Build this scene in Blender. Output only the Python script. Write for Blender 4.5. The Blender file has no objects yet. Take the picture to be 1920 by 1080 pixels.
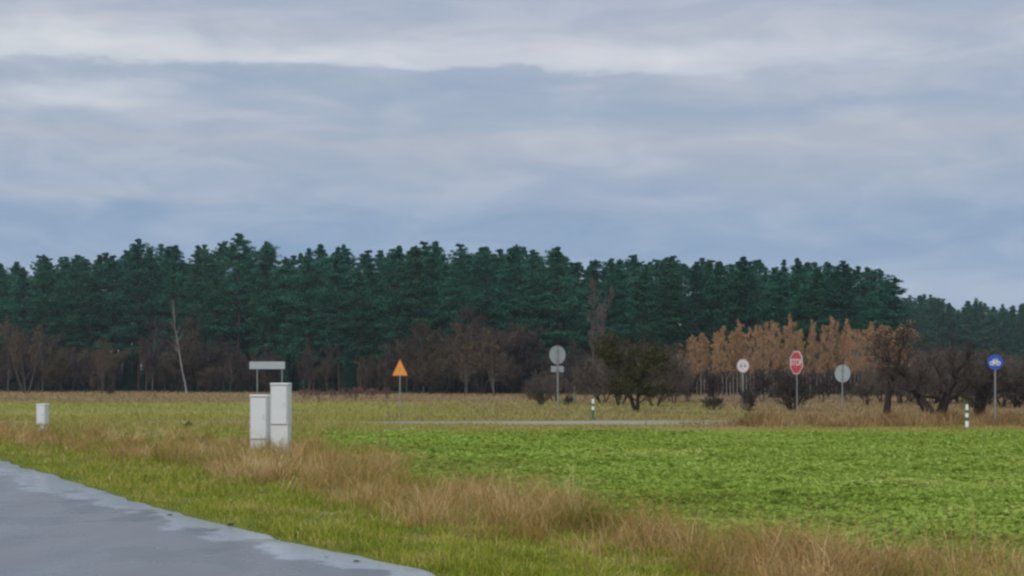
import bpy, bmesh, math, random
import numpy as np
from mathutils import Vector, Matrix

# ------------------------------------------------------------------ camera, sky, sun, exposure
SC = bpy.context.scene
COL = SC.collection
F, HZ, CH = 3000.0, 712.0, 1.85          # focal length and horizon row in photo pixels, eye height in metres
cam = bpy.data.cameras.new('camera')
cam.sensor_width = 36.0
cam.lens = 36.0 * F / 1920.0
cam.shift_y = (HZ - 540.0) / 1920.0
cam.clip_start, cam.clip_end = 0.1, 6000.0
cam_o = bpy.data.objects.new('camera', cam)
cam_o.location = (0, 0, CH)
cam_o.rotation_euler = (math.radians(90), 0, 0)
COL.objects.link(cam_o)
SC.camera = cam_o

SUN_EL, SUN_AZ = 34.0, 200.0             # degrees; azimuth clockwise from +Y (view direction)
sun = bpy.data.lights.new('sun', 'SUN')
sun.energy = 1.5
sun.angle = math.radians(25)
sun.color = (1.0, 0.96, 0.9)
sun_o = bpy.data.objects.new('sun', sun)
az, el = math.radians(SUN_AZ), math.radians(SUN_EL)
sd = Vector((math.sin(az) * math.cos(el), math.cos(az) * math.cos(el), math.sin(el)))
sun_o.rotation_euler = (-sd).to_track_quat('-Z', 'Y').to_euler()
sun_o.location = (0, -20, 60)
COL.objects.link(sun_o)

SC.view_settings.view_transform = 'Standard'
SC.view_settings.look = 'None'
SC.view_settings.exposure = 0.0
SC.view_settings.gamma = 1.0
SC.view_settings.use_curve_mapping = False
SC.render.engine = 'CYCLES'
SC.cycles.use_denoising = True
SC.cycles.filter_width = 2.5
SC.cycles.max_bounces = 6
SC.cycles.transparent_max_bounces = 8


def lin(r, g, b):
    def f(c):
        c /= 255.0
        return c / 12.92 if c <= 0.04045 else ((c + 0.055) / 1.055) ** 2.4
    return (f(r), f(g), f(b), 1.0)


class NT:
    """tiny helper for node trees"""
    def __init__(self, tree):
        self.t = tree
        tree.nodes.clear()

    def n(self, typ, **kw):
        nd = self.t.nodes.new(typ)
        for k, v in kw.items():
            setattr(nd, k, v)
        return nd

    def put(self, sock, v):
        if isinstance(v, bpy.types.NodeSocket):
            self.t.links.new(v, sock)
        elif v is not None:
            sock.default_value = v

    def math(self, op, a, b=None, c=None):
        nd = self.n('ShaderNodeMath', operation=op)
        for i, v in enumerate((a, b, c)):
            if v is not None:
                self.put(nd.inputs[i], v)
        return nd.outputs[0]

    def ramp(self, fac, stops, interp='LINEAR'):
        nd = self.n('ShaderNodeValToRGB')
        cr = nd.color_ramp
        cr.interpolation = interp
        while len(cr.elements) < len(stops):
            cr.elements.new(0.5)
        for e, (p, c) in zip(cr.elements, stops):
            e.position = p
            e.color = c
        self.put(nd.inputs[0], fac)
        return nd.outputs[0]

    def mix(self, fac, a, b, blend='MIX'):
        nd = self.n('ShaderNodeMix', data_type='RGBA', blend_type=blend)
        self.put(nd.inputs[0], fac)
        self.put(nd.inputs[6], a)
        self.put(nd.inputs[7], b)
        return nd.outputs[2]

    def noise(self, vec, scale, detail=4.0, rough=0.55, dist=0.0):
        nd = self.n('ShaderNodeTexNoise')
        self.put(nd.inputs['Vector'], vec)
        nd.inputs['Scale'].default_value = scale
        nd.inputs['Detail'].default_value = detail
        nd.inputs['Roughness'].default_value = rough
        nd.inputs['Distortion'].default_value = dist
        return nd.outputs['Fac']

    def xyz(self, x, y, z):
        nd = self.n('ShaderNodeCombineXYZ')
        for i, v in enumerate((x, y, z)):
            self.put(nd.inputs[i], v)
        return nd.outputs[0]


def make_world():
    w = bpy.data.worlds.new('World')
    SC.world = w
    w.use_nodes = True
    T = NT(w.node_tree)
    tc = T.n('ShaderNodeTexCoord').outputs['Generated']
    sp = T.n('ShaderNodeSeparateXYZ')
    T.put(sp.inputs[0], tc)
    X, Y, Z = sp.outputs
    a = T.math('ARCTAN2', X, Y)                                  # azimuth from the view axis, radians
    hyp = T.math('SQRT', T.math('ADD', T.math('MULTIPLY', X, X), T.math('MULTIPLY', Y, Y)))
    e = T.math('DIVIDE', Z, T.math('MAXIMUM', hyp, 0.001))       # tangent of elevation
    # cloud layers lie flat: long in azimuth, thin in elevation
    nv = T.xyz(X, Y, T.math('MULTIPLY', Z, 5.5))
    w1 = T.math('SUBTRACT', T.noise(nv, 5.0, 5.0, 0.5), 0.5)
    nv2 = T.xyz(T.math('ADD', X, 3.7), Y, T.math('MULTIPLY', Z, 4.0))
    w2 = T.math('SUBTRACT', T.noise(nv2, 15.0, 5.0, 0.55, 0.3), 0.5)
    ew = T.math('ADD', e, T.math('ADD', T.math('MULTIPLY', w1, 0.036), T.math('MULTIPLY', w2, 0.024)))
    K = 0.30                                                     # ramp covers tan(elevation) 0..0.30
    def st(py, c):
        return ((HZ - py) / F / K, lin(*c))
    ramp = T.ramp(T.math('DIVIDE', ew, K), [
        st(712, (178, 188, 205)), st(570, (164, 180, 206)), st(475, (136, 162, 195)), st(420, (137, 162, 193)),
        st(365, (156, 171, 196)), st(300, (165, 177, 197)), st(262, (178, 184, 197)), st(232, (163, 177, 197)),
        st(165, (157, 172, 195)), st(138, (161, 175, 195)), st(122, (206, 210, 219)), st(100, (204, 208, 217)),
        st(60, (186, 191, 204)), st(10, (171, 181, 200)), st(-90, (176, 186, 203)), st(-180, (186, 192, 205))], 'EASE')
    # single clouds, each where it stands in the sky (azimuth, elevation), edges broken by the noise
    aw = T.math('ADD', a, T.math('MULTIPLY', w2, 0.05))

    def cloud(col, px, py, wx, wy, amt, c):
        da = T.math('DIVIDE', T.math('SUBTRACT', aw, math.atan((px - 960) / F)), wx / F)
        de = T.math('DIVIDE', T.math('SUBTRACT', ew, (HZ - py) / F), wy / F)
        g = T.math('EXPONENT', T.math('MULTIPLY', T.math('ADD', T.math('MULTIPLY', da, da), T.math('MULTIPLY', de, de)), -1.0))
        return T.mix(T.math('MULTIPLY', g, amt), col, lin(*c))
    for args in [(1560, 165, 330, 55, .85, (180, 187, 201)), (1570, 130, 90, 24, .8, (160, 174, 196)),
                 (1800, 95, 130, 40, .8, (163, 176, 197)), (1860, 140, 90, 24, .6, (190, 195, 207)),
                 (1650, 205, 420, 22, .8, (155, 170, 195)), (1450, 275, 520, 38, .75, (177, 184, 198)),
                 (60, 215, 300, 60, .6, (178, 187, 200)), (130, 192, 150, 20, 1.0, (214, 217, 223)),
                 (200, 176, 40, 8, .7, (206, 210, 219)), (420, 208, 180, 10, .75, (186, 191, 204)),
                 (620, 232, 150, 10, .6, (181, 186, 200)), (190, 375, 260, 22, .7, (168, 178, 197)),
                 (170, 345, 260, 16, .5, (150, 168, 198)), (1000, 92, 80, 14, .5, (186, 188, 200)),
                 (1230, 108, 220, 22, .9, (217, 219, 225)), (1170, 345, 120, 18, .5, (150, 168, 197)),
                 (1850, 548, 150, 26, .7, (178, 190, 210)), (60, 106, 300, 24, .9, (216, 220, 224)), (480, 112, 260, 16, .9, (217, 219, 224))]:
        ramp = cloud(ramp, *args)
    streak = T.noise(T.xyz(X, Y, T.math('MULTIPLY', Z, 3.6)), 13.0, 7.0, 0.58, 0.6)
    ramp = T.mix(0.22, ramp, T.ramp(streak, [(0.34, lin(138, 158, 185)), (0.5, lin(172, 183, 199)), (0.66, lin(214, 215, 221))]), 'MIX')
    # an overcast sky brightens towards the zenith (CIE overcast distribution)
    up = T.math('MAXIMUM', Z, 0.0)
    gain = T.math('ADD', 1.0, T.math('MULTIPLY', T.math('MAXIMUM', T.math('SUBTRACT', up, 0.24), 0.0), 2.2))
    cl = T.n('ShaderNodeVectorMath', operation='SCALE')
    T.put(cl.inputs[0], ramp)
    T.put(cl.inputs['Scale'], gain)
    sky = T.n('ShaderNodeTexSky', sky_type='NISHITA')
    sky.sun_disc = False
    sky.sun_elevation = el
    sky.sun_rotation = az
    sky.air_density, sky.dust_density = 1.0, 1.5
    bg_s = T.n('ShaderNodeBackground')
    T.put(bg_s.inputs[0], sky.outputs[0])
    bg_s.inputs[1].default_value = 0.10
    bg_c = T.n('ShaderNodeBackground')
    T.put(bg_c.inputs[0], cl.outputs[0])
    bg_c.inputs[1].default_value = 1.0
    mx = T.n('ShaderNodeMixShader')
    mx.inputs[0].default_value = 0.94                            # cloud cover
    T.t.links.new(bg_s.outputs[0], mx.inputs[1])
    T.t.links.new(bg_c.outputs[0], mx.inputs[2])
    out = T.n('ShaderNodeOutputWorld')
    T.t.links.new(mx.outputs[0], out.inputs[0])


make_world()

# ------------------------------------------------------------------ helpers
rng = np.random.default_rng(11)
random.seed(5)


def G(px, py, z=0.0):
    """ground point seen at a photo pixel"""
    d = F * (CH - z) / (py - HZ)
    return Vector(((px - 960) / F * d, d, z))


def at(px, d, z=0.0):
    return Vector(((px - 960) / F * d, d, z))


def zat(py, d):
    return CH + (HZ - py) / F * d


def mesh_tris(name, v, f, rnd=None):
    me = bpy.data.meshes.new(name)
    v = np.asarray(v, np.float32).reshape(-1, 3)
    f = np.asarray(f, np.int32).reshape(-1, 3)
    me.vertices.add(len(v))
    me.vertices.foreach_set('co', v.ravel())
    me.loops.add(f.size)
    me.loops.foreach_set('vertex_index', f.ravel())
    me.polygons.add(len(f))
    me.polygons.foreach_set('loop_start', np.arange(0, f.size, 3, dtype=np.int32))
    if rnd is not None:
        at_ = me.attributes.new('rnd', 'FLOAT', 'POINT')
        at_.data.foreach_set('value', np.asarray(rnd, np.float32).ravel())
    me.update(calc_edges=True)
    return me


def link(name, me, mat=None, parent=None):
    o = bpy.data.objects.new(name, me)
    if me is not None and mat is not None and len(me.materials) == 0:
        me.materials.append(mat)
    COL.objects.link(o)
    if parent is not None:
        o.parent = parent
    return o


def tag(o, label=None, cat=None, group=None, kind=None):
    for k, v in (('label', label), ('category', cat), ('group', group), ('kind', kind)):
        if v:
            o[k] = v
    return o


def empty(name, loc, rz=0.0, label=None, cat=None, group=None):
    o = bpy.data.objects.new(name, None)
    o.empty_display_size = 0.2
    o.location = loc
    o.rotation_euler = (0, 0, rz)
    COL.objects.link(o)
    return tag(o, label, cat, group)


def smooth(me):
    me.polygons.foreach_set('use_smooth', np.ones(len(me.polygons), bool))
    return me


class BM:
    """collects shapes into one mesh"""
    def __init__(self):
        self.b = bmesh.new()

    def box(self, c, s, bevel=0.0, taper=1.0, rz=0.0):
        r = bmesh.ops.create_cube(self.b, size=1.0)
        vs = r['verts']
        for v in vs:
            k = taper if v.co.z > 0 else 1.0
            v.co = Vector((v.co.x * s[0] * k, v.co.y * s[1] * k, v.co.z * s[2]))
        if rz:
            bmesh.ops.rotate(self.b, verts=vs, cent=(0, 0, 0), matrix=Matrix.Rotation(rz, 3, 'Z'))
        bmesh.ops.translate(self.b, verts=vs, vec=c)
        if bevel:
            es = list({e for v in vs for e in v.link_edges})
            bmesh.ops.bevel(self.b, geom=es, offset=bevel, segments=2, affect='EDGES', profile=0.5)
        return self

    def rod(self, p0, p1, r0, r1=None, n=12):
        p0, p1 = Vector(p0), Vector(p1)
        d = p1 - p0
        m = Matrix.Translation((p0 + p1) / 2) @ d.to_track_quat('Z', 'Y').to_matrix().to_4x4()
        bmesh.ops.create_cone(self.b, cap_ends=True, segments=n, radius1=r0, radius2=r0 if r1 is None else r1, depth=d.length, matrix=m)
        return self

    def prism(self, pts, y0, y1):
        """outline in the xz plane pulled from y0 to y1"""
        a = [self.b.verts.new((x, y0, z)) for x, z in pts]
        b = [self.b.verts.new((x, y1, z)) for x, z in pts]
        n = len(pts)
        self.b.faces.new(a)
        self.b.faces.new(b[::-1])
        for i in range(n):
            self.b.faces.new((a[i], b[i], b[(i + 1) % n], a[(i + 1) % n]))
        return self

    def ring(self, c, ro, ri, y0, y1, n=40, sx=1.0):
        pts = [(math.cos(2 * math.pi * i / n), math.sin(2 * math.pi * i / n)) for i in range(n)]
        vo0 = [self.b.verts.new((c[0] + x * ro * sx, y0, c[1] + z * ro)) for x, z in pts]
        vi0 = [self.b.verts.new((c[0] + x * ri * sx, y0, c[1] + z * ri)) for x, z in pts]
        vo1 = [self.b.verts.new((c[0] + x * ro * sx, y1, c[1] + z * ro)) for x, z in pts]
        vi1 = [self.b.verts.new((c[0] + x * ri * sx, y1, c[1] + z * ri)) for x, z in pts]
        for i in range(n):
            j = (i + 1) % n
            self.b.faces.new((vo0[i], vo0[j], vi0[j], vi0[i]))
            self.b.faces.new((vo1[j], vo1[i], vi1[i], vi1[j]))
            self.b.faces.new((vo0[j], vo0[i], vo1[i], vo1[j]))
            self.b.faces.new((vi0[i], vi0[j], vi1[j], vi1[i]))
        return self

    def build(self, name, mat, parent=None, loc=None):
        bmesh.ops.recalc_face_normals(self.b, faces=self.b.faces)
        me = bpy.data.meshes.new(name)
        self.b.to_mesh(me)
        self.b.free()
        o = link(name, me, mat, parent)
        if loc is not None:
            o.location = loc
        return o


# ------------------------------------------------------------------ materials
def new_mat(name):
    m = bpy.data.materials.new(name)
    m.use_nodes = True
    return m, NT(m.node_tree)


def finish(T, shader, disp=None):
    out = T.n('ShaderNodeOutputMaterial')
    T.t.links.new(shader, out.inputs[0])


def plain(name, col, rough=0.6, metal=0.0, dirt=0.25, scale=6.0, dirt_col=None, spec=0.5):
    m, T = new_mat(name)
    tc = T.n('ShaderNodeTexCoord').outputs['Object']
    nz = T.noise(tc, scale, 6.0, 0.65)
    dc = dirt_col or tuple(c * 0.55 for c in col[:3]) + (1,)
    c = T.mix(T.math('MULTIPLY', T.ramp(nz, [(0.42, (0, 0, 0, 1)), (0.75, (1, 1, 1, 1))]), dirt), col, dc)
    p = T.n('ShaderNodeBsdfPrincipled')
    T.put(p.inputs['Base Color'], c)
    p.inputs['Roughness'].default_value = rough
    p.inputs['Metallic'].default_value = metal
    p.inputs['Specular IOR Level'].default_value = spec
    finish(T, p.outputs[0])
    return m


def foliage(name, stops, transl=0.25, rough=0.75, hue_var=0.35, spec=0.15, stops_b=None, vary=0.0):
    """leaf / needle / blade material: colour from a random number per piece and per plant"""
    m, T = new_mat(name)
    a = T.n('ShaderNodeAttribute', attribute_name='rnd').outputs['Fac']
    c = T.ramp(a, stops)
    oi = T.n('ShaderNodeObjectInfo').outputs['Random']
    if vary:
        nd_ = T.n('ShaderNodeVectorMath', operation='SCALE')
        T.put(nd_.inputs[0], c)
        T.put(nd_.inputs['Scale'], T.math('ADD', 1 - vary / 2, T.math('MULTIPLY', T.math('FRACT', T.math('MULTIPLY', oi, 7.31)), vary)))
        c = nd_.outputs[0]
    if stops_b:
        c = T.mix(T.math('MULTIPLY', oi, hue_var), c, T.ramp(a, stops_b))
    p = T.n('ShaderNodeBsdfPrincipled')
    T.put(p.inputs['Base Color'], c)
    p.inputs['Roughness'].default_value = rough
    p.inputs['Specular IOR Level'].default_value = spec
    tr = T.n('ShaderNodeBsdfTranslucent')
    T.put(tr.inputs[0], c)
    mx = T.n('ShaderNodeMixShader')
    mx.inputs[0].default_value = transl
    T.t.links.new(p.outputs[0], mx.inputs[1])
    T.t.links.new(tr.outputs[0], mx.inputs[2])
    finish(T, mx.outputs[0])
    return m


def bark(name, c0, c1, scale=3.0):
    m, T = new_mat(name)
    tc = T.n('ShaderNodeTexCoord').outputs['Object']
    mp = T.n('ShaderNodeMapping')
    T.put(mp.inputs[0], tc)
    mp.inputs['Scale'].default_value = (1, 1, 0.25)
    c = T.ramp(T.noise(mp.outputs[0], scale, 6.0, 0.7), [(0.3, c0), (0.7, c1)])
    p = T.n('ShaderNodeBsdfPrincipled')
    T.put(p.inputs['Base Color'], c)
    p.inputs['Roughness'].default_value = 0.9
    p.inputs['Specular IOR Level'].default_value = 0.1
    finish(T, p.outputs[0])
    return m


def soil(name, cols, s1=0.25, s2=3.0, rough=0.95, stretch=(1, 1, 1)):
    m, T = new_mat(name)
    pos = T.n('ShaderNodeNewGeometry').outputs['Position']
    mp = T.n('ShaderNodeMapping')
    T.put(mp.inputs[0], pos)
    mp.inputs['Scale'].default_value = stretch
    a = T.noise(mp.outputs[0], s1, 5.0, 0.6)
    b = T.noise(mp.outputs[0], s2, 6.0, 0.7)
    fac = T.math('ADD', T.math('MULTIPLY', a, 0.6), T.math('MULTIPLY', b, 0.4))
    n = len(cols)
    c = T.ramp(fac, [(0.32 + 0.36 * i / max(1, n - 1), cc) for i, cc in enumerate(cols)])
    p = T.n('ShaderNodeBsdfPrincipled')
    T.put(p.inputs['Base Color'], c)
    p.inputs['Roughness'].default_value = rough
    p.inputs['Specular IOR Level'].default_value = 0.0
    bp = T.n('ShaderNodeBump')
    bp.inputs['Strength'].default_value = 0.6
    bp.inputs['Distance'].default_value = 0.05
    T.put(bp.inputs['Height'], b)
    T.t.links.new(bp.outputs[0], p.inputs['Normal'])
    finish(T, p.outputs[0])
    return m


def c3(r, g, b):
    return (r, g, b, 1.0)


def wet_asphalt():
    m, T = new_mat('wet_asphalt')
    pos = T.n('ShaderNodeNewGeometry').outputs['Position']
    at_ = T.n('ShaderNodeAttribute', attribute_name='rnd').outputs['Fac']      # metres from the kerbside edge
    fine = T.noise(pos, 60.0, 4.0, 0.7)
    mp = T.n('ShaderNodeMapping')
    T.put(mp.inputs[0], pos)
    mp.inputs['Rotation'].default_value = (0, 0, math.radians(-29))
    mp.inputs['Scale'].default_value = (1.6, 0.35, 1.0)
    big = T.noise(mp.outputs[0], 0.8, 4.0, 0.5, 0.2)
    mp2 = T.n('ShaderNodeMapping')
    T.put(mp2.inputs[0], pos)
    mp2.inputs['Rotation'].default_value = (0, 0, math.radians(-29))
    mp2.inputs['Scale'].default_value = (1.0, 0.7, 1.0)
    streaks = T.noise(mp2.outputs[0], 0.75, 6.0, 0.55, 0.2)
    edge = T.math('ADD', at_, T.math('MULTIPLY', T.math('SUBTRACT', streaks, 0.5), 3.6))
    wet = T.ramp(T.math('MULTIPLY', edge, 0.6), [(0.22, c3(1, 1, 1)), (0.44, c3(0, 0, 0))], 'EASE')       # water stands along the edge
    film = T.ramp(streaks, [(0.38, c3(0, 0, 0)), (0.64, c3(.8, .8, .8))], 'EASE')
    w = T.math('MAXIMUM', wet, film)
    col = T.ramp(T.math('ADD', T.math('MULTIPLY', fine, 0.5), T.math('MULTIPLY', big, 0.5)),
                 [(0.3, c3(.040, .045, .054)), (0.7, c3(.115, .122, .134))])
    col = T.mix(T.math('MULTIPLY', wet, 0.85), col, c3(.38, .41, .46))         # sky reflection on the wet edge, painted in as a pale base colour
    p = T.n('ShaderNodeBsdfPrincipled')
    T.put(p.inputs['Base Color'], col)
    T.put(p.inputs['Roughness'], T.math('SUBTRACT', 0.36, T.math('MULTIPLY', w, 0.24)))
    T.put(p.inputs['Specular IOR Level'], T.math('ADD', 0.9, T.math('MULTIPLY', w, 0.1)))
    bp = T.n('ShaderNodeBump')
    bp.inputs['Strength'].default_value = 0.2
    bp.inputs['Distance'].default_value = 0.006
    T.put(bp.inputs['Height'], fine)
    T.t.links.new(bp.outputs[0], p.inputs['Normal'])
    finish(T, p.outputs[0])
    return m


M = {}
M['ground'] = soil('dry_meadow_soil', [c3(.14, .105, .05), c3(.23, .17, .085), c3(.30, .235, .13)], 0.08, 1.5)
M['field'] = soil('crop_soil', [c3(.11, .14, .018), c3(.17, .23, .03), c3(.22, .27, .05)], 0.3, 4.0)
M['verge'] = soil('verge_turf', [c3(.07, .085, .02), c3(.11, .13, .03), c3(.16, .16, .05)], 0.4, 5.0)
M['meadow'] = soil('meadow_turf', [c3(.17, .175, .05), c3(.24, .24, .08), c3(.30, .28, .11)], 0.05, 0.8, stretch=(0.3, 1, 1))
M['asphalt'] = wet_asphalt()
M['far_road'] = soil('pale_worn_asphalt', [c3(.17, .155, .115), c3(.24, .225, .18), c3(.31, .295, .25)], 0.25, 2.0, 0.7, stretch=(.35, 1, 1))
M['needles'] = foliage('pine_needles', [(0.0, c3(.008, .054, .040)), (0.6, c3(.022, .112, .076)), (1.0, c3(.055, .19, .125))], 0.12,
                       stops_b=[(0.0, c3(.012, .054, .026)), (0.6, c3(.030, .108, .046)), (1.0, c3(.070, .175, .070))], hue_var=0.7, vary=0.7)
M['pine_bark'] = bark('pine_bark', c3(.030, .024, .022), c3(.085, .055, .042))
M['dark_bark'] = bark('dark_bark', c3(.018, .014, .012), c3(.05, .04, .033))
M['birch_bark'] = bark('birch_bark', c3(.13, .115, .105), c3(.36, .33, .30), 2.0)
M['grey_bark'] = bark('grey_bark', c3(.06, .05, .045), c3(.15, .125, .115))
M['twig_purple'] = foliage('brown_purple_twigs', [(0, c3(.026, .021, .027)), (1, c3(.085, .062, .062))], 0.0,
                           stops_b=[(0, c3(.054, .044, .022)), (1, c3(.145, .108, .056))], hue_var=1.0)
M['twig_hedge'] = foliage('brown_hedge_twigs', [(0, c3(.055, .044, .038)), (1, c3(.165, .125, .10))], 0.0)
M['twig_pink'] = foliage('pinkish_sapling_twigs', [(0, c3(.10, .068, .058)), (1, c3(.24, .16, .13))], 0.0)
M['twig_grey'] = foliage('grey_twigs', [(0, c3(.075, .058, .056)), (1, c3(.17, .13, .12))], 0.0)
M['twig_dark'] = foliage('dark_twigs', [(0, c3(.030, .025, .020)), (1, c3(.095, .076, .056))], 0.0)
M['leaf_orange'] = foliage('orange_brown_leaves', [(0, c3(.26, .145, .05)), (.6, c3(.46, .27, .105)), (1, c3(.60, .39, .18))], 0.35,
                           stops_b=[(0, c3(.25, .145, .085)), (.6, c3(.44, .27, .15)), (1, c3(.55, .37, .23))], hue_var=1.0)
M['leaf_olive'] = foliage('olive_leaves', [(0, c3(.030, .030, .010)), (.7, c3(.062, .060, .018)), (1, c3(.11, .095, .03))], 0.25)
M['leaf_tan'] = foliage('tan_leaves', [(0, c3(.075, .05, .024)), (.6, c3(.13, .092, .042)), (1, c3(.20, .145, .07))], 0.3)
M['grass_green'] = foliage('verge_grass_blades', [(0, c3(.13, .16, .012)), (.45, c3(.25, .285, .028)), (.72, c3(.34, .34, .05)), (.86, c3(.42, .34, .11)), (1, c3(.48, .38, .16))], 0.3)
M['grass_dry'] = foliage('dry_grass_blades', [(0, c3(.20, .19, .035)), (.18, c3(.25, .20, .045)), (.36, c3(.34, .20, .065)), (.72, c3(.49, .325, .13)), (1, c3(.60, .45, .23))], 0.3)
M['grass_far'] = foliage('far_grass_blades', [(0, c3(.12, .092, .035)), (.5, c3(.265, .19, .09)), (1, c3(.40, .295, .16))], 0.3)
M['grass_russet'] = foliage('russet_grass_blades', [(0, c3(.13, .075, .026)), (.5, c3(.29, .185, .075)), (1, c3(.44, .31, .155))], 0.3)
M['grass_meadow'] = foliage('meadow_blades', [(0, c3(.18, .18, .03)), (.5, c3(.31, .30, .07)), (1, c3(.42, .38, .13))], 0.3)
M['crop'] = foliage('crop_leaves', [(0, c3(.175, .225, .03)), (.5, c3(.265, .36, .055)), (.85, c3(.345, .44, .085)), (1, c3(.45, .44, .15))], 0.4, 0.65, spec=0.12)
M['red_stalk'] = foliage('reddish_dry_stalks', [(0, c3(.09, .045, .035)), (1, c3(.26, .15, .12))], 0.1)
M['white_grp'] = plain('white_cabinet_shell', c3(.58, .59, .58), 0.5, dirt=0.3, scale=3.0, dirt_col=c3(.42, .41, .37))
M['white_door'] = plain('white_cabinet_door', c3(.60, .615, .62), 0.45, dirt=0.25, scale=4.0, dirt_col=c3(.46, .45, .42))
M['grey_plastic'] = plain('grey_plinth', c3(.52, .52, .51), 0.7, dirt=0.4, dirt_col=c3(.28, .25, .20))
M['seal'] = plain('grey_rubber_seal', c3(.16, .16, .16), 0.8)
M['black'] = plain('black_plastic', c3(.02, .02, .02), 0.5)
M['zinc'] = plain('galvanised_steel', c3(.34, .36, .36), 0.5, 0.35, dirt=0.35)
M['zinc_dark'] = plain('weathered_post_steel', c3(.24, .25, .245), 0.55, 0.3, dirt=0.4)
M['back_grey'] = plain('grey_sign_back', c3(.33, .37, .37), 0.5, 0.2, dirt=0.25)
M['back_pale'] = plain('pale_sign_back', c3(.33, .37, .40), 0.5, 0.1, dirt=0.2)
M['sign_white'] = plain('white_sign_sheet', c3(.62, .60, .60), 0.45, dirt=0.2)
M['sign_grey'] = plain('grey_sign_print', c3(.30, .29, .30), 0.5)
M['sign_red'] = plain('red_sign_sheet', c3(.50, .035, .05), 0.45, dirt=0.2)
M['sign_pink'] = plain('faded_red_sign_rim', c3(.50, .34, .33), 0.5)
M['sign_yellow'] = plain('amber_sign_sheet', c3(.66, .29, .03), 0.45, dirt=0.2)
M['sign_blue'] = plain('blue_sign_sheet', c3(.012, .07, .40), 0.45, dirt=0.15)
M['post_green'] = plain('green_band', c3(.03, .13, .07), 0.5)
M['post_white'] = plain('white_band', c3(.72, .76, .70), 0.45, dirt=0.15)

# ------------------------------------------------------------------ the setting: ground, roads, field
EDGE = [(-420, 790), (-200, 818), (0, 865), (100, 894), (250, 944), (430, 990), (600, 1034), (800, 1080), (1040, 1140), (1500, 1262), (2100, 1460)]
LOW = [(-400, 795), (-200, 810), (0, 836), (150, 850), (300, 872), (470, 912), (600, 935), (780, 985), (950, 1004), (1150, 1034), (1300, 1078), (1480, 1130), (2100, 1300)]
UPP = [(-400, 788), (-200, 796), (0, 806), (200, 812), (420, 832), (560, 848), (650, 872), (800, 905), (900, 930), (1080, 955), (1200, 1000), (1350, 1030), (1560, 1074), (1800, 1094), (2100, 1130)]


def itp(tab, x):
    return np.interp(x, [t[0] for t in tab], [t[1] for t in tab])


def sheet(name, pts, z, mat, rnd=None, quads=None):
    """flat strip: two rows of points"""
    n = len(pts) // 2
    v = [(p[0], p[1], z) for p in pts]
    f = []
    for i in range(n - 1):
        f += [(i, n + i, n + i + 1), (i, n + i + 1, i + 1)]
    o = link(name, mesh_tris(name, v, f, rnd), mat)
    return tag(o, kind='structure')


def rect(x0, x1, y0, y1, nx=12):
    xs = np.linspace(x0, x1, nx)
    return [(x, y0) for x in xs] + [(x, y1) for x in xs]


sheet('ground', rect(-1500, 1500, -300, 2500), 0.0, M['ground'])
sheet('meadow', rect(-60, 14, 79, 128), 0.004, M['meadow'])


def resample(pl, n):
    pl = np.array(pl, float)
    s = np.r_[0, np.cumsum(np.hypot(*np.diff(pl, axis=0).T))]
    t = np.linspace(0, s[-1], n)
    return np.c_[np.interp(t, s, pl[:, 0]), np.interp(t, s, pl[:, 1])]


edge_w = resample([tuple(G(*p)[:2]) for p in EDGE], 260)
tang = np.gradient(edge_w, axis=0)
for _ in range(30):
    tang[1:-1] = (tang[:-2] + tang[1:-1] + tang[2:]) / 3
tang /= np.linalg.norm(tang, axis=1)[:, None]
nrm = np.c_[tang[:, 1], -tang[:, 0]]
if np.mean(nrm[:, 0] + nrm[:, 1]) > 0:
    nrm = -nrm
jag = rng.normal(0, 0.07, len(edge_w))
jag = np.convolve(jag, [.25, .5, .25], 'same')
rows, rd = [], []
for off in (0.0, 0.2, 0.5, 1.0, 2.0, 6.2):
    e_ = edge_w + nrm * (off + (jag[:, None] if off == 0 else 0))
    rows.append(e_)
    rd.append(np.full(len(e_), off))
n_ = len(edge_w)
v = np.vstack([np.c_[r, np.full(n_, 0.030 - 0.004 * (k == 0) + 0.01 * min(k, 4))] for k, r in enumerate(rows)])
f = []
for k in range(len(rows) - 1):
    for i in range(n_ - 1):
        a_ = k * n_ + i
        f += [(a_, a_ + 1, a_ + n_ + 1), (a_, a_ + n_ + 1, a_ + n_)]
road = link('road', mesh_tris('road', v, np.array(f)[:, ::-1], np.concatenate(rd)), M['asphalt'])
tag(road, kind='structure')
# crumbled asphalt slope under the road edge
v2 = np.vstack([np.c_[rows[0], np.full(n_, 0.026)], np.c_[rows[0] - nrm * 0.10, np.full(n_, -0.01)]])
f2 = []
for i in range(n_ - 1):
    f2 += [(i, i + 1, n_ + i + 1), (i, n_ + i + 1, n_ + i)]
tag(link('road_shoulder', mesh_tris('road_shoulder', v2, f2, np.full(2 * n_, 3.0)), M['verge']), kind='structure')

# turf verge between road and field
lowx = np.linspace(-400, 2100, 80)
tag(sheet('verge', [tuple(G(x, y)[:2]) for x, y in zip(lowx, itp(UPP, lowx))] + [tuple(G(x, min(y, 1500))[:2]) for x, y in zip(lowx, itp(EDGE, lowx))], 0.004, M['verge']), kind='structure')
tag(sheet('crop_field', [(at(x, 58.5)[0], 58.5) for x in np.linspace(-400, 3000, 80)] + [tuple(G(x, y)[:2]) for x, y in zip(np.linspace(-400, 2700, 80), itp(UPP + [(2700, 1230)], np.linspace(-400, 2700, 80)))], 0.008, M['field']), kind='structure')
fr = [(-60, 67.5, 71.5), (-30, 66.5, 70.5), (-12, 66.0, 70.0), (-2, 65.2, 70.6), (8, 65.0, 72.0), (20, 68, 75), (60, 80, 88)]
sheet('far_road', [(x, b) for x, a_, b in fr] + [(x, a_) for x, a_, b in fr], 0.012, M['far_road'])


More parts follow.
